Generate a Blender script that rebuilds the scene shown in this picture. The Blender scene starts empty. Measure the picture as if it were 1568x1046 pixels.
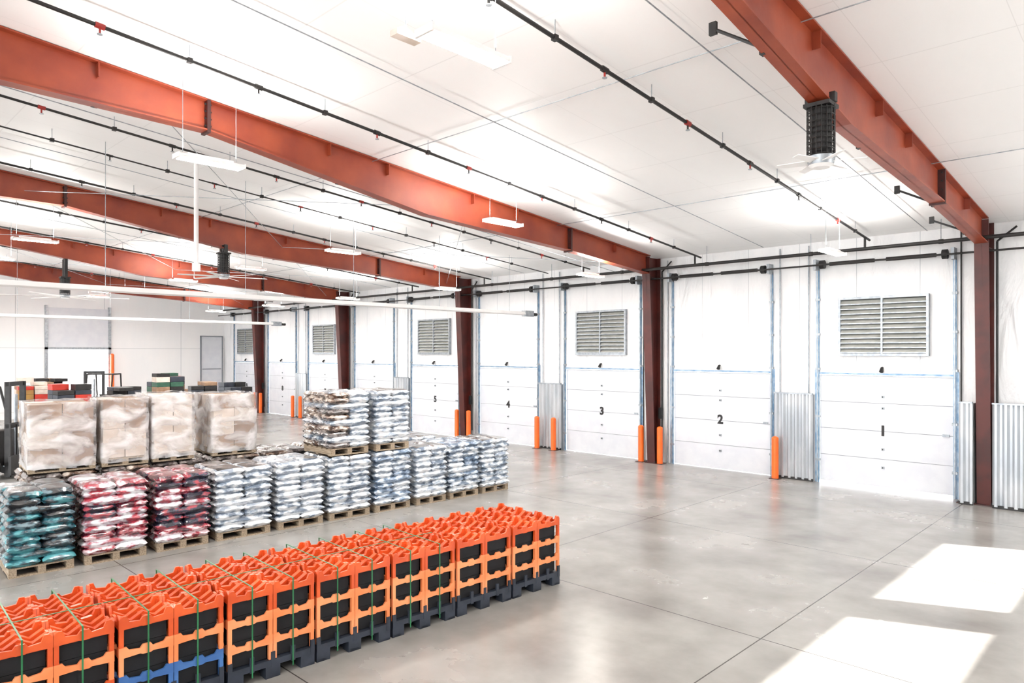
import bpy, math, random
from mathutils import Vector, Matrix
random.seed(7)
S=bpy.context.scene
COL=S.collection
try:
    S.view_settings.view_transform='Standard'
    S.view_settings.look='None'
    S.view_settings.exposure=1.08
except Exception: pass

# ------------------------------------------------------------ materials
def mat(name,c1,c2=None,rough=.5,metal=0,scale=4,lo=.4,hi=.6,bump=0,bscale=20,coat=0,emit=None,estr=0,stretch=(1,1,1),detail=4):
    m=bpy.data.materials.new(name); m.use_nodes=True
    nt=m.node_tree; N=nt.nodes; L=nt.links
    b=N['Principled BSDF']
    b.inputs['Base Color'].default_value=(*c1,1)
    b.inputs['Roughness'].default_value=rough
    b.inputs['Metallic'].default_value=metal
    if coat:
        b.inputs['Coat Weight'].default_value=coat; b.inputs['Coat Roughness'].default_value=.12
    tc=N.new('ShaderNodeTexCoord'); mp=N.new('ShaderNodeMapping'); mp.inputs['Scale'].default_value=stretch
    L.new(tc.outputs['Object'],mp.inputs['Vector'])
    if c2:
        n=N.new('ShaderNodeTexNoise'); n.inputs['Scale'].default_value=scale; n.inputs['Detail'].default_value=detail
        L.new(mp.outputs['Vector'],n.inputs['Vector'])
        r=N.new('ShaderNodeValToRGB'); r.color_ramp.elements[0].position=lo; r.color_ramp.elements[1].position=hi
        r.color_ramp.elements[0].color=(*c1,1); r.color_ramp.elements[1].color=(*c2,1)
        L.new(n.outputs['Fac'],r.inputs['Fac']); L.new(r.outputs['Color'],b.inputs['Base Color'])
    if bump:
        n2=N.new('ShaderNodeTexNoise'); n2.inputs['Scale'].default_value=bscale; n2.inputs['Detail'].default_value=5
        L.new(mp.outputs['Vector'],n2.inputs['Vector'])
        bp=N.new('ShaderNodeBump'); bp.inputs['Strength'].default_value=bump; bp.inputs['Distance'].default_value=.03
        L.new(n2.outputs['Fac'],bp.inputs['Height']); L.new(bp.outputs['Normal'],b.inputs['Normal'])
    if emit:
        b.inputs['Emission Color'].default_value=(*emit,1); b.inputs['Emission Strength'].default_value=estr
    return m

def seam_mat(name,base,line,px,ox,wx,axx,py,oy,wy,axy,rough=.5,c2=None,nscale=.5,bump=.1,bscale=3,stretch=(1,1,1),spec=.5,lo=.35,hi=.65,rough2=None,bdist=.05,det=5):
    """surface with two families of straight joints"""
    m=bpy.data.materials.new(name); m.use_nodes=True
    nt=m.node_tree; N=nt.nodes; L=nt.links; b=N['Principled BSDF']
    b.inputs['Roughness'].default_value=rough
    b.inputs['Specular IOR Level'].default_value=spec
    tc=N.new('ShaderNodeTexCoord'); sp=N.new('ShaderNodeSeparateXYZ'); L.new(tc.outputs['Object'],sp.inputs[0])
    def fam(ax,p,o,w):
        a=N.new('ShaderNodeMath'); a.operation='ADD'; L.new(sp.outputs[ax],a.inputs[0]); a.inputs[1].default_value=o
        q=N.new('ShaderNodeMath'); q.operation='FLOORED_MODULO'; L.new(a.outputs[0],q.inputs[0]); q.inputs[1].default_value=p
        l=N.new('ShaderNodeMath'); l.operation='LESS_THAN'; L.new(q.outputs[0],l.inputs[0]); l.inputs[1].default_value=w
        return l
    f1=fam(axx,px,ox,wx); f2=fam(axy,py,oy,wy)
    mx=N.new('ShaderNodeMath'); mx.operation='MAXIMUM'; L.new(f1.outputs[0],mx.inputs[0]); L.new(f2.outputs[0],mx.inputs[1])
    mp=N.new('ShaderNodeMapping'); mp.inputs['Scale'].default_value=stretch; L.new(tc.outputs['Object'],mp.inputs['Vector'])
    n=N.new('ShaderNodeTexNoise'); n.inputs['Scale'].default_value=nscale; n.inputs['Detail'].default_value=det; n.inputs['Roughness'].default_value=.55
    L.new(mp.outputs['Vector'],n.inputs['Vector'])
    r=N.new('ShaderNodeValToRGB'); r.color_ramp.elements[0].position=lo; r.color_ramp.elements[1].position=hi
    r.color_ramp.elements[0].color=(*base,1); r.color_ramp.elements[1].color=(*(c2 or base),1)
    L.new(n.outputs['Fac'],r.inputs['Fac'])
    mix=N.new('ShaderNodeMix'); mix.data_type='RGBA'
    L.new(mx.outputs[0],mix.inputs['Factor']); L.new(r.outputs['Color'],mix.inputs['A']); mix.inputs['B'].default_value=(*line,1)
    L.new(mix.outputs['Result'],b.inputs['Base Color'])
    if rough2 is not None:
        mr=N.new('ShaderNodeMapRange'); L.new(n.outputs['Fac'],mr.inputs['Value'])
        mr.inputs['From Min'].default_value=.2; mr.inputs['From Max'].default_value=.8
        mr.inputs['To Min'].default_value=rough; mr.inputs['To Max'].default_value=rough2
        L.new(mr.outputs['Result'],b.inputs['Roughness'])
    n2=N.new('ShaderNodeTexNoise'); n2.inputs['Scale'].default_value=bscale; n2.inputs['Detail'].default_value=4
    n2.inputs['Distortion'].default_value=.6
    L.new(mp.outputs['Vector'],n2.inputs['Vector'])
    bp=N.new('ShaderNodeBump'); bp.inputs['Strength'].default_value=bump; bp.inputs['Distance'].default_value=bdist
    L.new(n2.outputs['Fac'],bp.inputs['Height']); L.new(bp.outputs['Normal'],b.inputs['Normal'])
    return m

M={}
M['floor']=seam_mat('polished_concrete',(.17,.16,.148),(.065,.06,.056),3.81,7.05,.014,'X',3.81,-7.1+3.81*5,.014,'Y',rough=.22,rough2=.30,c2=(.40,.392,.375),nscale=.8,bump=.010,bscale=9,spec=.45,lo=.22,hi=.84,det=7)
M['ceil']=seam_mat('white_ceiling_liner',(.90,.90,.90),(.82,.82,.82),1.27,0,.008,'X',1.52,.4,.016,'Y',rough=.55,c2=(.93,.93,.93),nscale=.8,bump=.15,bscale=1.6,stretch=(1,.5,1))
M['wall']=seam_mat('white_wall_liner',(.74,.75,.765),(.48,.50,.53),1.27,.3,.012,'X',50,3,.001,'Z',rough=.38,c2=(.83,.83,.835),nscale=1.2,bump=.9,bscale=2.6,stretch=(1,1,.35),bdist=.09)
M['walle']=seam_mat('white_end_wall',(.84,.85,.86),(.6,.62,.64),3.6,.0,.03,'Y',2.9,-3.2+2.9*3,.02,'Z',rough=.5,c2=(.88,.88,.88),nscale=1.2,bump=.2,bscale=2,stretch=(1,1,.3))
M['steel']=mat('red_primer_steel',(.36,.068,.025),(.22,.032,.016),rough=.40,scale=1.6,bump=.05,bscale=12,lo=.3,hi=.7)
M['steelc']=mat('red_primer_shaded',(.08,.012,.008),(.05,.008,.006),rough=.45,scale=2.2)  # same red steel, darkened in colour because columns get little light
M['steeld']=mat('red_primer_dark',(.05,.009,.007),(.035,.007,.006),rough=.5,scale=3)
M['black']=mat('black_iron',(.007,.007,.008),(.016,.015,.015),rough=.5,scale=8)
M['pipe']=mat('black_pipe',(.007,.007,.008),(.016,.014,.013),rough=.5,scale=3)
M['red']=mat('red_coupling',(.35,.02,.015),(.3,.02,.015),rough=.4)
M['galv']=mat('galvanised',(.28,.31,.34),(.39,.42,.45),rough=.35,metal=.4,scale=10)
M['track']=mat('door_track_metal',(.14,.25,.38),(.29,.38,.48),rough=.35,metal=.3,scale=6)
M['door']=mat('white_door_panel',(.62,.64,.69),(.66,.68,.72),rough=.35,scale=3,bump=.02,bscale=30)
M['seam']=mat('door_seam',(.20,.22,.25),rough=.5)
M['white']=mat('white_paint',(.84,.84,.84),(.88,.88,.88),rough=.4)
M['corr']=mat('corrugated_grey_metal',(.38,.41,.44),(.50,.52,.54),rough=.28,metal=.35,scale=3,stretch=(1,1,.3))
M['louv']=mat('louver_metal',(.38,.39,.36),(.46,.47,.44),rough=.4,metal=.2)
M['louvb']=mat('louver_back',(.08,.085,.08),rough=.7)
M['bol']=mat('orange_bollard',(.90,.15,.01),(.82,.13,.01),rough=.35,scale=4,coat=.3)
M['bolr']=mat('red_bollard',(.5,.03,.015),(.4,.025,.015),rough=.4)
M['wood']=mat('pallet_wood',(.22,.165,.11),(.36,.29,.21),rough=.75,scale=6,stretch=(1,8,8))
M['orange']=mat('orange_crate_plastic',(.58,.070,.012),(.72,.11,.022),rough=.38,scale=3,coat=.1)
M['orange2']=mat('pale_orange_crate_plastic',(.82,.23,.075),(.88,.33,.14),rough=.4,scale=3,coat=.1)  # paler orange, mostly for the lower crate layers
M['blue']=mat('blue_crate_plastic',(.035,.12,.34),(.06,.17,.42),rough=.38,scale=4,coat=.1)
M['slate']=mat('slate_crate_plastic',(.016,.022,.034),(.030,.038,.056),rough=.45,scale=4)
M['void']=mat('crate_void_shade',(.004,.005,.007),(.007,.008,.011),rough=.75)  # black boxes paint the shade inside the open crates
M['strap']=mat('green_strap',(.015,.14,.05),(.03,.20,.08),rough=.35)
M['kraft']=mat('kraft_carton',(.21,.12,.07),(.33,.21,.13),rough=.6,scale=3)
M['kraftw']=mat('light_carton',(.50,.42,.35),(.66,.58,.52),rough=.5,scale=3)
M['lamp']=mat('lamp_diffuser',(1,1,1),rough=.4,emit=(1,.88,.74),estr=24)
M['tire']=mat('tyre_rubber',(.02,.02,.02),(.035,.035,.035),rough=.7)
M['green']=mat('green_goods',(.02,.08,.05),(.04,.13,.08),rough=.5)
M['yellow']=mat('yellow_goods',(.35,.20,.05),(.3,.14,.04),rough=.5)
def bagm(n,a,b,c,s=7):
    m=mat(n,a,b,rough=.20,scale=s,bump=.8,bscale=11,coat=.9,lo=.40,hi=.60,detail=6,stretch=(1,1,2.2))
    r=[x for x in m.node_tree.nodes if x.type=='VALTORGB'][0].color_ramp
    r.elements[0].color=(*a,1); r.elements[1].color=(*c,1); e=r.elements.new(.5); e.color=(*b,1)
    return m
M['b_white']=bagm('bag_white_blue',(.12,.16,.22),(.38,.44,.51),(.76,.79,.82))
M['b_white2']=bagm('bag_pale',(.27,.32,.39),(.55,.60,.66),(.80,.82,.84))
M['b_blue']=bagm('bag_blue_grey',(.07,.11,.17),(.20,.28,.40),(.58,.65,.73))
M['b_dark']=bagm('bag_dark_brown',(.022,.017,.017),(.08,.062,.06),(.26,.23,.22))
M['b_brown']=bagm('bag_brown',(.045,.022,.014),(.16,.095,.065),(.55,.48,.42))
M['b_teal']=bagm('bag_teal',(.006,.022,.034),(.012,.10,.135),(.07,.30,.34))
M['b_navy']=bagm('bag_navy_black',(.005,.006,.010),(.010,.018,.028),(.12,.20,.24))
M['b_red']=bagm('bag_red',(.06,.008,.02),(.32,.02,.04),(.78,.60,.64))
M['b_redw']=bagm('bag_red_white',(.34,.028,.05),(.44,.36,.42),(.82,.82,.85))
M['b_nred']=bagm('bag_navy_red',(.009,.011,.026),(.04,.04,.07),(.34,.05,.07))
def film():
    m=bpy.data.materials.new('stretch_film'); m.use_nodes=True
    nt=m.node_tree;N=nt.nodes;L=nt.links;b=N['Principled BSDF'];out=N['Material Output']
    b.inputs['Base Color'].default_value=(.86,.85,.86,1); b.inputs['Roughness'].default_value=.16
    t=N.new('ShaderNodeBsdfTransparent'); mx=N.new('ShaderNodeMixShader')
    tc=N.new('ShaderNodeTexCoord'); mp=N.new('ShaderNodeMapping'); mp.inputs['Scale'].default_value=(1.2,1.2,2.2)
    oi=N.new('ShaderNodeObjectInfo'); ad=N.new('ShaderNodeVectorMath'); ad.operation='ADD'
    L.new(tc.outputs['Object'],ad.inputs[0]); L.new(oi.outputs['Location'],ad.inputs[1])
    n=N.new('ShaderNodeTexNoise'); n.inputs['Scale'].default_value=2.0; n.inputs['Detail'].default_value=8; n.inputs['Distortion'].default_value=.5
    L.new(ad.outputs[0],mp.inputs[0]); L.new(mp.outputs[0],n.inputs['Vector'])
    r=N.new('ShaderNodeMapRange'); r.inputs['From Min'].default_value=.38; r.inputs['From Max'].default_value=.62
    r.inputs['To Min'].default_value=.14; r.inputs['To Max'].default_value=.72  # milky patches in the film also paint in white highlights
    L.new(n.outputs['Fac'],r.inputs['Value']); L.new(r.outputs[0],mx.inputs[0])
    bp=N.new('ShaderNodeBump'); bp.inputs['Strength'].default_value=.8; bp.inputs['Distance'].default_value=.04
    L.new(n.outputs['Fac'],bp.inputs['Height']); L.new(bp.outputs[0],b.inputs['Normal'])
    L.new(t.outputs[0],mx.inputs[1]); L.new(b.outputs[0],mx.inputs[2]); L.new(mx.outputs[0],out.inputs['Surface'])
    return m
M['film']=film()

# ------------------------------------------------------------ mesh builder
class MB:
    def __init__(s): s.v=[]; s.f=[]; s.m=[]; s.mats=[]; s.sm=[]
    def mi(s,k):
        if k not in s.mats: s.mats.append(k)
        return s.mats.index(k)
    def add(s,vs,fs,k,smooth=False,M4=None):
        o=len(s.v)
        if M4 is not None: vs=[M4@Vector(v) for v in vs]
        s.v+= [tuple(v) for v in vs]; i=s.mi(k)
        for f in fs: s.f.append([o+a for a in f]); s.m.append(i); s.sm.append(smooth)
    def box(s,x0,x1,y0,y1,z0,z1,k,M4=None):
        vs=[(x,y,z) for z in (z0,z1) for y in (y0,y1) for x in (x0,x1)]
        s.add(vs,[(0,2,3,1),(4,5,7,6),(0,1,5,4),(1,3,7,5),(3,2,6,7),(2,0,4,6)],k,False,M4)
    def cyl(s,p0,p1,r,k,n=8,r2=None,caps=True):
        p0=Vector(p0);p1=Vector(p1);r2=r if r2 is None else r2
        d=(p1-p0).normalized(); a=d.orthogonal().normalized(); b=d.cross(a)
        vs=[]
        for P,R in((p0,r),(p1,r2)):
            for i in range(n):
                t=2*math.pi*i/n; vs.append(P+a*(R*math.cos(t))+b*(R*math.sin(t)))
        s.add(vs,[(i,(i+1)%n,n+(i+1)%n,n+i) for i in range(n)],k,n>6)
        if caps:
            s.add(vs[:n],[tuple(range(n))[::-1]],k); s.add(vs[n:],[tuple(range(n))],k)
    def prism(s,pts,fn,a0,a1,k,M4=None):
        n=len(pts)
        vs=[fn(u,v,a0) for u,v in pts]+[fn(u,v,a1) for u,v in pts]
        fs=[tuple(range(n)),tuple(range(2*n-1,n-1,-1))]+[(i,n+i,n+(i+1)%n,(i+1)%n) for i in range(n)]
        s.add(vs,fs,k,False,M4)
    def pillow(s,cx,cy,cz,lx,ly,lz,k,ktop=None,rot=0):
        nu,nv=9,9; top=[];bot=[]
        c,sn=math.cos(rot),math.sin(rot)
        ph=random.random()*6
        def P(i,j,sg):
            u=-1+2*i/nu; v=-1+2*j/nv
            u2=math.copysign(abs(u)**.6,u); v2=math.copysign(abs(v)**.6,v)
            h=max(0,(1-abs(u2)**5))**.45*max(0,(1-abs(v2)**5))**.45
            x=u2*lx/2*(1-.03*v2*v2); y=v2*ly/2*(1-.03*u2*u2)
            z=sg*lz/2*h*(1+.14*math.sin(5*u+ph)*math.cos(4*v+ph*1.7))
            if abs(u)==1 or abs(v)==1: z=.012*math.sin(9*u+7*v+ph)
            return (cx+c*x-sn*y, cy+sn*x+c*y, cz+z)
        for sg in(1,-1):
            vs=[P(i,j,sg) for j in range(nv+1) for i in range(nu+1)]
            fs=[]
            for j in range(nv):
                for i in range(nu):
                    a=j*(nu+1)+i; q=(a,a+1,a+nu+2,a+nu+1)
                    fs.append(q if sg>0 else q[::-1])
            if sg>0 and ktop:
                inner=[];outer=[]
                for idx,q in enumerate(fs):
                    i=idx%nu;j=idx//nu
                    (outer if i in(0,nu-1) or j in (0,nv-1) else inner).append(q)
                s.add(vs,inner,ktop,True); s.add(vs,outer,k,True)
            else: s.add(vs,fs,k,True)
    def done(s,name,parent=None,loc=(0,0,0),rz=0,bevel=0):
        me=bpy.data.meshes.new(name); me.from_pydata(s.v,[],s.f)
        for k in s.mats: me.materials.append(M[k])
        for p,i,q in zip(me.polygons,s.m,s.sm): p.material_index=i; p.use_smooth=q
        me.update()
        o=bpy.data.objects.new(name,me); COL.objects.link(o)
        o.location=loc; o.rotation_euler=(0,0,rz)
        if parent: o.parent=parent
        if bevel:
            b=o.modifiers.new('bevel','BEVEL'); b.width=bevel; b.segments=2; b.limit_method='ANGLE'
        return o
def empty(name,loc=(0,0,0),rz=0):
    o=bpy.data.objects.new(name,None); COL.objects.link(o); o.location=loc; o.rotation_euler=(0,0,rz); o.empty_display_size=.2
    return o

# ------------------------------------------------------------ room shell
XE=-38.0; XR=4.0; YW=16.7; YR=-1.0; YS=-18.7; SL=.0957
def zt(Y): return 5.57+SL*(YW-Y) if Y>YR else 5.57+SL*(Y-YS)
ZR=zt(YR)
COLX=[-2.9-7.62*k for k in range(5)]
m=MB(); m.box(XE-.2,XR+.2,YS-.2,YW+.2,-.2,0,'floor'); m.done('floor')
M['ground']=mat('outdoor_concrete',(.5,.5,.48),(.6,.6,.58),rough=.8,scale=1)
m=MB(); m.box(-120,80,-100,100,-.5,-.22,'ground'); m.done('ground_outside')
m=MB()
pts=[(YW+.2,zt(YW)-.0191),(YR,ZR),(YS-.2,zt(YS)-.0191),(YS-.2,zt(YS)+.15),(YR,ZR+.17),(YW+.2,zt(YW)+.15)]
m.prism(pts,lambda u,v,a:(a,u,v),XE-.2,XR+.2,'ceil'); m.done('ceiling')
doors=[]
for k in range(5):
    c=COLX[k]
    doors.append((c-3.30,c-.57,1))
    if k<4: doors.append((c-7.15,c-4.42,0))
DH=2.5
m=MB(); xs=sorted([(a,b) for a,b,_ in doors]); x=XE
for a,b in xs:
    m.box(x,a,YW,YW+.2,0,5.6,'wall'); m.box(a,b,YW,YW+.2,DH,5.6,'wall'); x=b
m.box(x,XR,YW,YW+.2,0,5.6,'wall'); m.done('wall_north')
def gable(name,X0,X1,key,holes):
    m=MB()
    ys=sorted(set([YS,YR,YW]+[h[0] for h in holes]+[h[1] for h in holes]))
    for a,b in zip(ys[:-1],ys[1:]):
        hs=[h for h in holes if h[0]<=a+1e-6 and h[1]>=b-1e-6]
        z0=0
        if hs:
            h=hs[0]
            if h[2]>0: m.box(X0,X1,a,b,0,h[2],key)
            z0=h[3]
        m.prism([(a,z0),(b,z0),(b,zt(b)+.02),(a,zt(a if a!=YR else YR+1e-6)+.02)],lambda u,v,q:(q,u,v),X0,X1,key)
    return m.done(name)
gable('wall_west',XE-.2,XE,'walle',[(8.45,10.96,0,3.15)])
gable('wall_east',XR,XR+.12,'walle',[(8.15,11.35,3.5,4.5),(12.06,15.6,3.5,4.5)])
m=MB(); xx=XE
while xx<XR-.1:
    m.box(xx,min(xx+1.2,XR),YS-.2,YS,0,5.6,'walle'); m.box(min(xx+1.2,XR),min(xx+7,XR),YS-.2,YS,4.8,5.6,'walle'); xx+=7  # open bays in this unseen wall are added to let sky light in
m.done('wall_south')
for i,(a,b) in enumerate([(8.15,11.35),(12.06,15.6)]):
    m=MB()
    for y in (a,b-.05): m.box(XR-.03,XR+.1,y,y+.05,3.5,4.5,'white')
    for z in (3.5,4.45): m.box(XR-.03,XR+.1,a,b,z,z+.05,'white')
    m.done('window_%d'%(i+1))
m=MB(); m.box(XE,XE+.05,15.45,16.55,0,3.85,'door'); m.box(XE,XE+.08,15.4,15.45,0,3.9,'seam'); m.box(XE,XE+.08,16.55,16.6,0,3.9,'seam'); m.box(XE,XE+.08,15.4,16.6,3.85,3.9,'seam')
m.box(XE+.05,XE+.08,15.5,16.5,2.1,2.14,'seam'); m.cyl((XE+.05,15.6,1),(XE+.12,15.6,1),.03,'black'); m.done('door_1')
m=MB(); m.box(XE,XE+.1,8.33,8.45,0,5.2,'galv'); m.box(XE,XE+.1,10.96,11.08,0,5.2,'galv'); m.box(XE,XE+.1,8.33,11.08,3.15,3.25,'galv'); m.box(XE,XE+.06,8.45,10.96,3.25,5.1,'door'); m.done('trim_1')

# ------------------------------------------------------------ steel frames
prof=[(16.15,.50),(12.8,.54),(8.5,.72),(4.35,.46),(1.8,.66),(-1,.8)]
south=[(-2*1-y,d) for y,d in prof[::-1]][1:]
def rafter(X):
    m=MB(); P=prof+south
    for (y0,d0),(y1,d1) in zip(P[:-1],P[1:]):
        t0,t1=zt(y0)-.01,zt(y1)-.01
        q=[(y0,t0-d0),(y1,t1-d1),(y1,t1),(y0,t0)]
        m.prism(q,lambda u,v,a:(a,u,v),X-.008,X+.008,'steel')
        for (za,zb) in((t0,t1),(t0-d0+.02,t1-d1+.02)):
            m.prism([(y0,za-.02),(y1,zb-.02),(y1,zb),(y0,za)],lambda u,v,a:(a,u,v),X-.11,X+.11,'steel')
    for y,d in ((12.8,.54),(4.35,.46),(-1,.8)):
        m.box(X-.115,X+.115,y-.025,y+.025,zt(y)-d-.04,zt(y)-.02,'steeld')
        for zz in range(4):
            for sx in(-.07,.07):
                z=zt(y)-d+.06+zz*(d-.14)/3; m.cyl((X+sx,y-.05,z),(X+sx,y+.05,z),.014,'black',6)
    for y in (14.6,11,9.7,7.6,6.4,2.9):
        m.box(X-.1,X+.1,y-.006,y+.006,zt(y)-.22,zt(y)-.03,'steel')
    for y in (15.2,13.0,9.43,6.66,2.9,-4,-9,-13):
        PP=[d0+(d1-d0)*(y-y0)/(y1-y0) for (y0,d0),(y1,d1) in zip(P[:-1],P[1:]) if min(y0,y1)<=y<=max(y0,y1)][0]
        zb=zt(y)-PP
        m.cyl((X-.09,y,zb+.05),(X-.62,y,zt(y)-.2),.018,'black',6)
        m.box(X-.68,X-.60,y-.02,y+.02,zt(y)-.25,zt(y)-.12,'black')
        m.box(X-.13,X-.08,y-.04,y+.04,zb-.01,zb+.08,'black')
    return m.done('roof_beam')
for X in COLX: rafter(X)
def column(X,n):
    m=MB(); top=zt(16.4)-.03
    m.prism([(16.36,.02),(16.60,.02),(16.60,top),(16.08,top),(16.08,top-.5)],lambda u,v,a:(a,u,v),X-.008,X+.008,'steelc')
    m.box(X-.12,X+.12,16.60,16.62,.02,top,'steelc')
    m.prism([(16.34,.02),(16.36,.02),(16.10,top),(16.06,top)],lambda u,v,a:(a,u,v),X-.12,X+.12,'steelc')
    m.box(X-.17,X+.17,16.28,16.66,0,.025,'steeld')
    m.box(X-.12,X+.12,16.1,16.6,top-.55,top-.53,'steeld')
    for sx in(-.13,.13):
        for sy in (16.32,16.62): m.cyl((X+sx,sy,0),(X+sx,sy,.06),.015,'black',6)
    m.cyl((X+.17,16.62,.3),(X+.17,16.62,5.2),.02,'black')
    m.cyl((X+.17,16.62,5.2),(X+.5,16.55,5.45),.02,'black')
    m.box(X+.125,X+.2,16.5,16.62,1.2,1.5,'black')
    return m.done('steel_column')
for n,X in enumerate(COLX): column(X,n)

# ------------------------------------------------------------ dock doors
num=['1','2','3','4','5','6','7','8','9']
for i,(a,b,lv) in enumerate(doors):
    e=empty('dock_door',((a+b)/2,YW,0)); w=(b-a)/2
    m=MB(); g=.05 if i==0 else .01; H=(DH-g)/4
    for s in range(4):
        z0=g+s*H
        m.box(-w+.02,w-.02,.02,.07,z0,z0+H-.010,'door')
        if s<3: m.box(-w+.02,w-.02,.030,.06,z0+H-.010,z0+H,'seam')
    m.done('door_leaf',e)
    m=MB()
    for sx in(-1,1):
        xo=sx*(w+.01)
        m.box(xo-.03,xo+.03,-.05,0,0,4.95,'track'); m.box(xo-.012,xo+.012,-.07,-.05,0,4.95,'galv')
        m.box(xo+sx*.05-.02,xo+sx*.05+.02,-.02,0,0,DH+.1,'track')
        for z in (.5,1.5,2.6,3.4,4.2): m.box(xo-.05,xo+.05,-.06,-.005,z,z+.05,'galv')
        m.cyl((xo-sx*.1,-.16,5.02),(xo-sx*.2,-.16,5.02),.1,'black',12)
        m.box(xo-.03,xo+.03,-.25,0,4.9,5.14,'galv')
    m.box(-w,w,-.03,0,DH,DH+.045,'track')
    m.cyl((-w-.1,-.16,5.02),(w+.1,-.16,5.02),.018,'black')
    m.cyl((-w+.3,-.16,5.02),(-.12,-.16,5.02),.045,'black',10); m.cyl((.12,-.16,5.02),(w-.3,-.16,5.02),.045,'black',10)
    m.cyl((0,-.10,DH+.08),(0,-.04,DH+.17),.045,'black',10,.03); m.cyl((0,-.04,DH+.17),(0,0,DH+.17),.02,'black')
    m.done('lift_hardware',e)
    m=MB()
    for z in (.45,.85,1.75,2.0):
        m.box(-.03,.03,0,.02,z,z+.05,'galv'); m.box(-.008,.008,-.01,.0,z+.01,z+.04,'black')
    m.box(w-.22,w-.1,-.005,.02,1.25,1.30,'galv')
    m.done('door_hardware',e)
    cu=bpy.data.curves.new('door_number','FONT'); cu.body=num[i]; cu.size=.31; cu.extrude=.003; cu.align_x='CENTER'; cu.offset=.012
    cu.materials.append(M['black'])
    t=bpy.data.objects.new('door_number',cu); COL.objects.link(t); t.parent=e; t.location=(0,.013,1.18); t.rotation_euler=(math.pi/2,0,0)
    if lv:
        m=MB(); lx0,lx1,z0,z1=-.86,.86,0,1.21
        m.box(lx0,lx1,-.02,0,z0,z1,'louvb')
        for q in ((lx0-.05,lx0),(lx1,lx1+.05),(-.02,.02)): m.box(q[0],q[1],-.1,0,z0,z1,'galv')
        m.box(lx0-.05,lx1+.05,-.1,0,z0-.05,z0,'galv'); m.box(lx0-.05,lx1+.05,-.1,0,z1,z1+.05,'galv')
        for s in range(11):
            z=z0+.02+s*.108
            m.prism([(-.09,z),(-.085,z+.006),(-.02,z+.085),(-.025,z+.077)],lambda u,v,q:(q,u,v),lx0,lx1,'louv')
            m.prism([(-.095,z-.012),(-.08,z-.012),(-.08,z+.01),(-.095,z+.01)],lambda u,v,q:(q,u,v),lx0,lx1,'galv')
        m.done('wall_louver_vent',None,(COLX[i//2]-1.93,YW,2.98))
    bd=[a-.22,b+.22]
    for j,bx in enumerate(bd):
        if i==0 and j==0: continue
        m=MB(); key='bolr' if (i==0) else 'bol'
        m.cyl((0,0,0),(0,0,.96),.08,key,16,caps=False)
        for q in range(4):
            t0,t1=q*math.pi/8,(q+1)*math.pi/8
            m.cyl((0,0,.96+.05*math.sin(t0)),(0,0,.96+.05*math.sin(t1)),.08*math.cos(t0),key,16,max(.08*math.cos(t1),.001),caps=False)
        m.box(-.11,.11,-.11,.11,0,.012,'steeld')
        m.done('safety_bollard',None,(bx,16.38,0))
def corr(x0,x1,Y,h):
    m=MB(); n=max(4,int(round((x1-x0)/.04))); pts=[]
    for i in range(n+1):
        x=x0+(x1-x0)*i/n; pts.append((x,Y-(.04 if (i%4) in(1,2) else 0)))
    for p,q in zip(pts[:-1],pts[1:]):
        m.prism([p,q,(q[0],q[1]+.01),(p[0],p[1]+.01)],lambda u,v,a:(u,v,a),.03,h,'corr')
    m.box(x0,x1,Y-.05,Y+.02,h,h+.03,'galv'); m.box(x0,x1,Y-.03,Y+.01,0,.06,'black')
    m.box(x0,x0+.02,Y+.01,YW,0,h,'corr'); m.box(x1-.02,x1,Y+.01,YW,0,h,'corr')
    m.done('corrugated_wall_panel')
for k in range(5):
    c=COLX[k]
    if k<4: corr(c-4.32,c-3.40,16.60,2.02)
corr(-3.30,-3.06,16.2,2.0); corr(-2.74,3.9,16.2,2.0)
m=MB()
for k in range(4):
    c=COLX[k]
    for dx in (-3.52,-4.2): m.cyl((c+dx,16.66,2.05),(c+dx,16.66,5.5),.016,'galv')
    m.cyl((c-.45,16.66,0),(c-.45,16.66,5.5),.014,'black'); m.cyl((c-7.3,16.66,0),(c-7.3,16.66,5.5),.014,'galv')
m.done('wall_conduit')

# ------------------------------------------------------------ pipes
def branch(X,r=.022,drop=.2,off=0):
    m=MB(); z=lambda y: zt(y)-drop
    m.cyl((X,16.2,z(16.2)),(X,YR,z(YR)),r,'pipe'); m.cyl((X,YR,z(YR)),(X,YS+.5,z(YS+.5)),r,'pipe')
    y=15.3-off; j=0
    while y>YS+1:
        m.cyl((X,y,z(y)),(X,y,zt(y)-.0),.006,'galv',5)
        m.box(X-.03,X+.03,y-.03,y+.03,z(y)-.03,z(y)+.03,'pipe')
        yy=y-1.0
        m.cyl((X,yy,z(yy)-.09),(X,yy,z(yy)),.013,'red' if j%2==0 else 'pipe',6); m.cyl((X,yy,z(yy)-.10),(X,yy,z(yy)-.09),.03,'galv',8)
        m.cyl((X,yy-.05,z(yy-.05)),(X,yy+.05,z(yy+.05)),r*1.5,'red' if j%3==0 else 'pipe')
        y-=1.9; j+=1
    m.done('sprinkler_pipe')
for X,r,o in ((-4.95,.024,0),(-8.95,.024,.4),(-12.5,.02,.2),(-14.1,.014,.7),(-16.6,.022,.5),(-20.4,.022,0),(-24.2,.022,.3),(-28,.022,.1),(-31.5,.022,.1),(-35,.022,.3),(2.4,.022,.2)): branch(X,r,.2,o)
m=MB()
for X,dr in ((-7.4,.06),(-3.9,.08),(-11.6,.35),(-15.3,.06),(-19.3,.1),(-22.4,.06)):
    m.cyl((X,16.4,zt(16.4)-dr),(X,YR,zt(YR)-dr),.008,'galv',6)
for Y,dr in ((12.4,.04),(7.3,.05)):
    m.cyl((XE+.3,Y,zt(Y)-dr),(XR-.3,Y,zt(Y)-dr),.007,'galv',6)
m.done('ceiling_conduit')
m=MB()
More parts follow.
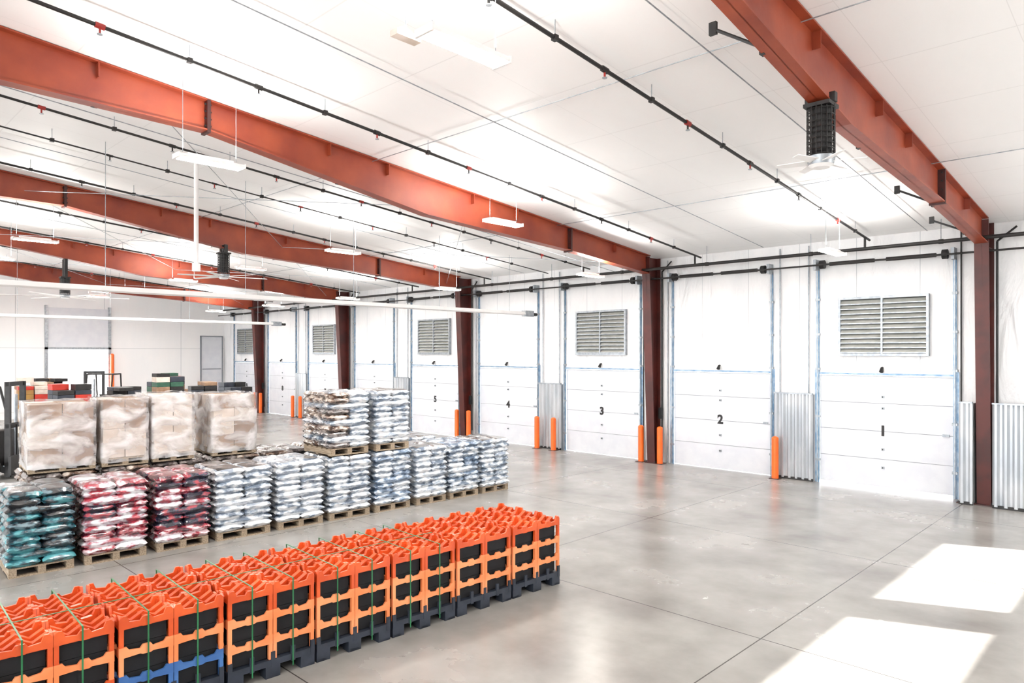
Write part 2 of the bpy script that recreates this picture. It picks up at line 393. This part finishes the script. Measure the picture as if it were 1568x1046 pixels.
m.cyl((XE+.3,15.9,5.2),(XR-.3,15.9,5.2),.04,'pipe',10)
m.cyl((XE+.3,16.25,4.98),(XR-.3,16.25,4.98),.02,'pipe')
x=-1
while x>XE+1:
    m.cyl((x,15.9,5.2),(x,15.9,zt(15.9)),.008,'galv',5); m.cyl((x-.04,15.9,5.2),(x+.04,15.9,5.2),.05,'pipe',10); x-=2.54
for X in (-4.95,-8.95,-12.5,-16.6,-20.4,-24.2,-28): m.cyl((X,15.9,5.2),(X,15.9,zt(15.9)-.2),.024,'pipe')
m.done('sprinkler_main_pipe')
m=MB()
def rod(p,q): m.cyl(p,q,.007,'galv',5)
for k in (0,1,2,3):
    a,b=COLX[k],COLX[k+1]
    for y0,y1 in ((15.6,9.6),(9.6,3.6)):
        if k==0: continue
        rod((a,y0,zt(y0)-.32),(b,y1,zt(y1)-.32)); rod((b,y0,zt(y0)-.32),(a,y1,zt(y1)-.32))
m.done('roof_rod_bracing')

# ------------------------------------------------------------ radiant heater tubes
def heater(X,y1,z):
    m=MB(); m.cyl((X,y1,z),(X,-6,z),.045,'white',12)
    m.prism([(-.09,-.02),(-.08,-.02),(-.05,.05),(.05,.05),(.08,-.02),(.09,-.02),(.055,.065),(-.055,.065)],lambda u,v,a:(X+u,a,z+v),y1,-6,'white')
    m.box(X-.09,X+.09,y1,y1+.35,z-.07,z+.1,'galv'); m.cyl((X,y1+.35,z),(X,y1+.55,z),.05,'black')
    y=y1-.6
    while y>-5: m.cyl((X,y,z+.06),(X,y,zt(y)),.006,'galv',5); y-=2.6
    m.done('radiant_tube_heater')
heater(-14,15.0,4.13); heater(-26.1,13.4,4.13)
m=MB(); m.cyl((-13,5.2,4.6),(-13,5.2,zt(5.2)-.02),.04,'white',12); m.cyl((-13,5.2,4.48),(-13,5.2,4.62),.07,'white',12); m.cyl((-13,5.2,zt(5.2)-.15),(-13,5.2,zt(5.2)-.02),.09,'white',12); m.done('hanging_vent_tube')

# ------------------------------------------------------------ lights
def fixture(X,Y,z,on=1.0,up=1.0):
    e=empty('high_bay_light',(X,Y,z))
    m=MB(); m.box(-.10,.10,-.42,.42,0,.04,'white'); m.box(-.04,.04,-.3,.3,.04,.08,'white')
    m.box(-.11,.11,-.44,-.42,-.012,.05,'white'); m.box(-.11,.11,.42,.44,-.012,.05,'white')
    m.box(-.085,.085,-.40,.40,-.010,0,'lamp')
    for sy in(-.35,.35):
        m.cyl((0,sy,.08),(0,sy,zt(Y+sy)-z),.004,'galv',5)
    m.done('housing',e)
    for u in (0,1):
        l=bpy.data.lights.new('lamp','AREA'); l.shape='RECTANGLE'; l.size=.18; l.size_y=.80
        l.energy=(48 if not u else 32*up)*on; l.color=(1,.965,.92)
        o=bpy.data.objects.new('uplight_fill' if u else 'lamp_down',l); COL.objects.link(o); o.parent=e  # upward lamp is added fill that whitens the ceiling
        o.location=(0,0,.13 if u else -.03); o.rotation_euler=(math.pi if u else 0,0,0)
for X in (1,-4.3,-9.3,-18.6,-22.9,-27.7,-32.4): fixture(X,3.9,5.5,.6 if X==-4.3 else 1.1, 2.2 if X==-4.3 else 1)  # in these rows, fixtures at positive X are unseen, added as fill
for X in (1.5,-9.2,-14.6,-19.4,-24.3,-29,-33.6): fixture(X,9.3,5.4,1.9 if X in(-9.2,-24.3) else 1)
for X in (.7,-4.9,-10.7,-16.1,-21.5,-27,-32.5): fixture(X,13.9,4.9,.6,1.9)
for X in (0,-8,-18,-30):
    for Y in (-4,-12): fixture(X,Y,5.5,2.2)  # unseen rows behind the camera, added as fill light

# ------------------------------------------------------------ ceiling fans
def fan(X,Y,zb,R):
    e=empty('ceiling_fan',(X,Y,zb)); top=zt(Y)-.6-zb
    m=MB()
    m.box(-.14,.14,-.14,.14,.62,.66,'black'); m.cyl((0,0,.66),(0,0,max(top,.7)),.05,'black',10)
    m.box(-.16,-.1,-.04,.04,.66,max(top,.72),'black'); m.box(.1,.16,-.04,.04,.66,max(top,.72),'black')
    m.cyl((0,0,.14),(0,0,.60),.115,'black',16)
    for i in range(16):
        t=2*math.pi*i/16; c,s=math.cos(t)*.14,math.sin(t)*.14
        m.cyl((c,s,.10),(c,s,.64),.007,'black',5)
    for z in (.10,.16,.22,.28,.34,.40,.46,.53,.60):
        for i in range(16):
            t,u=2*math.pi*i/16,2*math.pi*(i+1)/16
            m.cyl((.14*math.cos(t),.14*math.sin(t),z),(.14*math.cos(u),.14*math.sin(u),z),.008,'black',5,caps=False)
    m.cyl((0,0,0),(0,0,.09),.13,'galv',20,.15); m.cyl((0,0,-.03),(0,0,0),.09,'white',20,.13)
    m.done('motor_cage',e)
    m=MB()
    for i in range(6):
        R4=Matrix.Rotation(i*math.pi/3+.3,4,'Z')
        m.prism([(.1,-.05),(R,-.035),(R,.03),(.1,.06)],lambda u,v,a:(u,v,a+v*.25),.03,.038,'white',R4)
    m.done('fan_blades',e)
fan(-2.9,7.87,5.05,.45); fan(-18.14,7.96,4.95,1.1); fan(-25.76,6.2,4.75,1.8)
m=MB(); m.prism([(-.13,0),(.13,.0),(.12,.03),(-.05,.09),(-.13,.05)],lambda u,v,a:(a,u,v),-.05,.05,'kraftw'); m.cyl((0,0,.06),(0,0,zt(3.75)-5.72),.005,'galv',5); m.done('hanging_sensor',None,(-4.9,3.75,5.72))

# ------------------------------------------------------------ goods
def wood_pallet(m,w,d,z0):
    h=.13
    for y in (-w/2,-.045,w/2-.09): m.box(-d/2,d/2,y,y+.09 if y!=-.045 else .045,z0+.02,z0+h-.02,'wood')
    for i in range(6):
        x=-d/2+i*(d-.11)/5; m.box(x,x+.11,-w/2,w/2,z0+h-.02,z0+h,'wood')
    for x in (-d/2,-.05,d/2-.1): m.box(x,x+.1,-w/2,w/2,z0,z0+.02,'wood')
PAL={
 'white':(['b_white','b_white','b_white2','b_white2'],'b_dark'),
 'pale':(['b_white2','b_white2','b_white'],'b_white'),
 'blue':(['b_white','b_blue','b_white','b_white2'],'b_blue'),
 'teal':(['b_teal','b_navy','b_navy','b_teal'],'b_navy'),
 'redw':(['b_redw','b_red','b_redw','b_nred'],'b_redw'),
 'red':(['b_nred','b_red','b_redw','b_nred'],'b_red'),
 'dark':(['b_dark','b_brown'],'b_dark'),
}
RA=-math.radians(2.9)
def bags(m,kind,w,d,z0,layers=10,shade_half=False):
    lst,top=PAL[kind]; lh=1.0/layers
    for L_ in range(layers):
        nx,ny=(3,1) if L_%3==1 else ((2,2) if L_%3==0 else (3,2))
        for i in range(nx):
            for j in range(ny):
                bx=-d/2+(i+.5)*d/nx+random.uniform(-.012,.012); by=-w/2+(j+.5)*w/ny+random.uniform(-.012,.012)
                k=random.choice(lst)
                if shade_half and (j==0 and ny==2): k=random.choice(['b_brown','b_brown','b_dark'])  # less lit side painted in with brown and dark bags
                m.pillow(bx,by,z0+(L_+.5)*lh,d/nx*1.07,w/ny*1.05,lh*1.35,k,top if L_==layers-1 else None,random.uniform(-.03,.03))
def rowx(Y,X0=-11.2): return X0+(Y-2.1)*.05
def bag_pallet(kind,y0,y1,X0=-11.2,z=0,d=1.06,layers=10,shade_half=False,name='bagged_goods_pallet'):
    w=y1-y0; yc=(y0+y1)/2
    m=MB(); wood_pallet(m,w-.06,d-.05,0); bags(m,kind,w-.03,d-.02,.13,layers,shade_half)
    m.done(name,None,(rowx(yc,X0)-d/2,yc,z),RA+random.uniform(-.012,.012))
for kind,a,b in [('teal',2.05,2.86),('redw',2.93,3.79),('red',3.87,4.68),('white',4.76,5.69),('pale',5.77,6.65),('white',6.73,7.60),('blue',7.67,8.50),('white',8.60,9.38),('blue',9.43,10.24),('white',10.30,11.10)]:
    bag_pallet(kind,a,b)
bag_pallet('pale',6.74,7.57,z=1.15,shade_half=True); bag_pallet('white',7.68,8.47,z=1.15)
R2=-12.68
for kind,a,b in [('dark',2.55,3.5),('dark',3.56,4.3),('dark',4.34,5.2),('dark',5.3,6.2),('dark',6.3,7.15),('dark',7.25,8.1),('dark',8.3,9.2),('white',9.3,10.3)]:
    bag_pallet(kind,a,b,X0=R2)
def wrapped(y0,y1,kr,H=1.05,X0=R2,z=1.15,d=.98):
    w=y1-y0; yc=(y0+y1)/2; m=MB(); wood_pallet(m,w,d,0)
    nx,ny,nz=3,2,4; g=.006
    for i in range(nx):
        for j in range(ny):
            for k in range(nz):
                x0=-d/2+.02+i*(d-.04)/nx; yy=-w/2+.02+j*(w-.04)/ny; z0=.135+k*(H-.135)/nz
                jx=random.uniform(-.008,.008)
                m.box(x0+g+jx,x0+(d-.04)/nx-g+jx,yy+g,yy+(w-.04)/ny-g,z0,z0+(H-.135)/nz-.005,random.choice(kr))
    e=empty('wrapped_carton_pallet',(rowx(yc,X0)-d/2,yc,z),RA+random.uniform(-.03,.03)); m.done('cartons',e)
    f=MB(); nr=11; n=40; vs=[]
    for r in range(nr):
        zz=.06+(H-.03)*r/(nr-1)
        for i in range(n):
            t=i/n*4; s=int(t); u=(t-s)*2-1
            hx,hy=d/2+.012,w/2+.012
            P=[(hx,u*hy),(-u*hx,hy),(-hx,-u*hy),(u*hx,-hy)][s]
            b=1+.012*math.sin(r*1.7+i*.9)+random.uniform(-.006,.006)
            if abs(u)>.95: b*=.985
            vs.append((P[0]*b,P[1]*b,zz+random.uniform(-.01,.01)))
    fs=[(r*n+i,r*n+(i+1)%n,(r+1)*n+(i+1)%n,(r+1)*n+i) for r in range(nr-1) for i in range(n)]
    f.add(vs,fs,'film',True); f.done('stretch_wrap',e)
wrapped(2.6,3.5,['kraft','kraftw'],1.05); wrapped(3.58,4.27,['kraftw','kraftw','kraft'],1.08); wrapped(4.33,5.0,['kraftw'],1.12); wrapped(5.33,6.12,['kraft','kraft','kraftw'],1.08)

# ------------------------------------------------------------ crate stacks (open post-and-band crates)
def tray(m,x0,y0,z0,lx,ly,h,key,top=False):
    t=.02; P=.034
    for xx in (x0,x0+lx-P):
        for yy in (y0,y0+ly-P): m.box(xx,xx+P,yy,yy+P,z0,z0+h,key)
    def band(L):
        T=1.10 if top else 1.0
        return [(0,h*.62),(0,h*1.0),(.022,h*T),(.055,h*T),(.075,h*.88),(L/2-.05,h*.84),(L/2-.03,h*.96),(L/2+.03,h*.96),(L/2+.05,h*.84),(L-.075,h*.88),(L-.055,h*T),(L-.022,h*T),(L,h*1.0),(L,h*.62),
                (L/2+.05,h*.66),(L/2+.03,h*.62),(L/2-.03,h*.62),(L/2-.05,h*.66)]
    for yy in (y0-.002,y0+ly-t+.002): m.prism(band(lx),lambda u,v,a:(x0+u,a,z0+v),yy,yy+t,key)
    for xx in (x0-.002,x0+lx-t+.002): m.prism(band(ly),lambda u,v,a:(a,y0+u,z0+v),xx,xx+t,key)
    # perforated floor grid of each crate
    kf=key if top else 'slate'
    for q in range(4):
        xx=x0+.03+q*(lx-.10)/3; m.box(xx,xx+.04,y0+t,y0+ly-t,z0+h*.64,z0+h*.68,kf)
    for q in range(3):
        yy=y0+.03+q*(ly-.10)/2; m.box(x0+t,x0+lx-t,yy,yy+.04,z0+h*.64,z0+h*.675,kf)
    if top:
        m.box(x0+t,x0+lx-t,y0+t,y0+ly-t,z0+h*.60,z0+h*.63,'orange')
        n=2
        for i in range(1,n+1):
            xx=x0+lx*i/(n+1)
            pr=[(t,h*.6),(t,h*.92)]+[(t+(ly-2*t)*q/8, h*(.88+.12*math.cos(q*math.pi/2))) for q in range(9)]+[(ly-t,h*.6)]
            m.prism(pr,lambda u,v,a:(a,y0+u,z0+v),xx-.03,xx+.022,key)
        m.prism([(t,h*.6),(t,h*.95),(lx/2,h*.83),(lx-t,h*.95),(lx-t,h*.6)],lambda u,v,a:(x0+u,a,z0+v),y0+ly/2-.015,y0+ly/2+.015,key)
def crate_stack(yc,cols,strap=True):
    W,D=.83,1.12; m=MB(); zb=.17; h=.228
    m.box(-D/2,D/2,-W/2,W/2,.11,.165,'slate')
    for i in range(4):
        for j in range(3):
            x=-D/2+i*(D-.12)/3; y=-W/2+j*(W-.14)/2; m.box(x,x+.12,y,y+.14,0,.11,'slate')
    for y in (-W/2,-.05,W/2-.1): m.box(-D/2,D/2,y,y+.1,0,.025,'slate')
    for j in range(5):
        y=-W/2+j*(W-.04)/4
        for x in (-D/2-.004,D/2-.016): m.box(x,x+.02,y,y+.04,.10,.24,'slate')
    for L_ in range(3):
        for i in range(3):
            for j in range(2):
                lx=D/3-.006; ly=W/2-.006
                x0=-D/2+i*D/3+.003; y0=-W/2+j*W/2+.003
                tray(m,x0,y0,zb+L_*h,lx,ly,h,cols[L_],L_==2)
                z0=zb+L_*h+.003; z1=zb+L_*h+(h*.995 if L_<2 else h*.59)
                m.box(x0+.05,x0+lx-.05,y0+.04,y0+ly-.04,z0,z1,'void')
    if strap:
        top=zb+3*h+.026
        for y in (-.2,.19):
            m.box(-D/2-.012,D/2+.012,y-.006,y+.006,top,top+.004,'strap')
            for x in (-D/2-.014,D/2+.010): m.box(x,x+.004,y-.006,y+.006,.06,top+.004,'strap')
        m.box(.1,.112,-W/2-.01,W/2+.01,top,top+.004,'strap')
    Y=yc; X=-6.2+(Y-1.08)*.0538-D/2
    m.done('orange_crate_stack',None,(X,Y,0),-math.radians(3.07)+random.uniform(-.006,.006))
for i in range(9):
    yc=7.03-.43-.86*i
    cols=['orange2','orange2','orange']
    if i==5: cols=['blue','orange2','orange']
    if i>=6: cols=['orange','orange2','orange']
    crate_stack(yc,cols,i>1)

# ------------------------------------------------------------ forklifts
def forklift(X,Y,rz,body='black'):
    e=empty('forklift',(X,Y,0),rz); m=MB()
    m.prism([(-1.1,.25),(-1.15,.6),(-1.1,1.05),(-.5,1.1),(-.45,.75),(.25,.72),(.35,1.15),(.5,1.15),(.62,.3)],lambda u,v,a:(u,a,v),-.5,.5,body)
    m.done('chassis',e,bevel=.03)
    m=MB()
    for y in(-.55,.41):
        for x,r in ((.35,.3),(-.75,.25)):
            m.cyl((x,y,r),(x,y+.14,r),r,'tire',20); m.cyl((x,y-.005,r),(x,y+.145,r),r*.5,'galv',12)
    m.done('wheels',e)
    m=MB()
    for y in(-.45,.45):
        m.cyl((.4,y,1.1),(.15,y,2.15),.03,'black'); m.cyl((-.9,y,1.05),(-.75,y,2.15),.03,'black'); m.cyl((-.75,y,2.15),(.15,y,2.15),.03,'black')
    for i in range(7): x=-.75+i*.15; m.cyl((x,-.45,2.15),(x,.45,2.15),.018,'black')
    m.done('overhead_guard',e)
    m=MB()
    for y in(-.35,.28): m.box(.68,.8,y,y+.07,.05,2.3,'black')
    for z in (.3,1.2,2.2): m.box(.7,.78,-.35,.35,z,z+.1,'black')
    m.cyl((.75,0,.2),(.75,0,2.0),.04,'galv'); m.box(.82,.88,-.45,.45,.1,.55,'black')
    for y in(-.3,.2): m.box(.88,1.95,y,y+.1,.06,.1,'black')
    for y in (-.4,-.13,.13,.4): m.box(.82,.85,y-.015,y+.015,.5,1.3,'black')
    m.box(.82,.85,-.42,.42,1.28,1.33,'black')
    m.done('mast_and_forks',e)
    m=MB(); m.box(-.5,-.05,-.22,.22,.75,.9,'tire'); m.box(-.55,-.42,-.22,.22,.9,1.35,'tire'); m.cyl((.2,0,1.15),(.08,0,1.3),.02,'black')
    for i in range(16):
        t,u=i*math.pi/8,(i+1)*math.pi/8
        m.cyl((.08+.08*math.cos(t),.16*math.sin(t),1.3+.14*math.cos(t)*.5),(.08+.08*math.cos(u),.16*math.sin(u),1.3+.14*math.cos(u)*.5),.013,'black',6)
    m.done('seat_and_wheel',e,bevel=.02)
forklift(-20.9,3.3,.9); forklift(-30.6,8.6,-.6,'bolr')
def mixed(X,Y,kinds,H,rz=0):
    m=MB(); wood_pallet(m,1,1.1,0); z=.13
    while z<H-.15:
        hh=random.uniform(.12,.2)
        for i in range(2):
            for j in range(2):
                if z+hh>H-.3 and random.random()<.5: continue
                m.box(-.52+i*.53,-.02+i*.53,-.48+j*.49,-.02+j*.49,z,z+hh,random.choice(kinds))
        z+=hh+.004
    m.done('mixed_goods_pallet',None,(X,Y,0),rz,bevel=.02)
for X,Y,k,H in [(-27.3,9.8,['green','kraft','black','black','slate','kraftw'],2.3),(-27.8,11.3,['black','slate','kraft'],1.9),(-30.5,6.3,['bolr','kraftw','kraft','yellow','kraftw'],2.15),(-26.6,8.3,['black','kraft','slate'],1.9),(-25.6,6.3,['black','slate','bolr'],2.0),(-28.5,13.0,['black','kraft','slate'],1.9),(-32.5,7.3,['bolr','kraft','black'],2.1),(-30.2,11.0,['black','slate','bolr','kraft'],2.1)]:
    mixed(X,Y,k,H,random.uniform(-.2,.2))
m=MB(); m.cyl((0,0,0),(0,0,2.9),.09,'bol',16); m.cyl((0,0,2.9),(0,0,2.95),.09,'bol',16,.04); m.box(-.13,.13,-.13,.13,0,.015,'steeld'); m.done('door_guard_post',None,(XE+.35,11.05,0))

# ------------------------------------------------------------ light
sd=Vector((-.92*math.cos(math.radians(30.8)),-.39*math.cos(math.radians(30.8)),-math.sin(math.radians(30.8))))
sun=bpy.data.lights.new('sun','SUN'); sun.energy=16; sun.angle=.009; sun.color=(1,.97,.92)
so=bpy.data.objects.new('sun',sun); COL.objects.link(so); so.rotation_euler=sd.to_track_quat('-Z','Y').to_euler(); so.location=(30,30,25)
w=bpy.data.worlds.new('World'); S.world=w; w.use_nodes=True
bg=w.node_tree.nodes['Background']; bg.inputs[0].default_value=(.95,.97,1,1); bg.inputs[1].default_value=6

cam=bpy.data.cameras.new('camera'); cam.sensor_width=36; cam.lens=1075/1568*36; cam.shift_y=17/1568; cam.clip_end=400
co=bpy.data.objects.new('camera',cam); COL.objects.link(co); co.location=(0,0,3.0); co.rotation_euler=(math.pi/2,0,math.radians(43.98))
S.camera=co
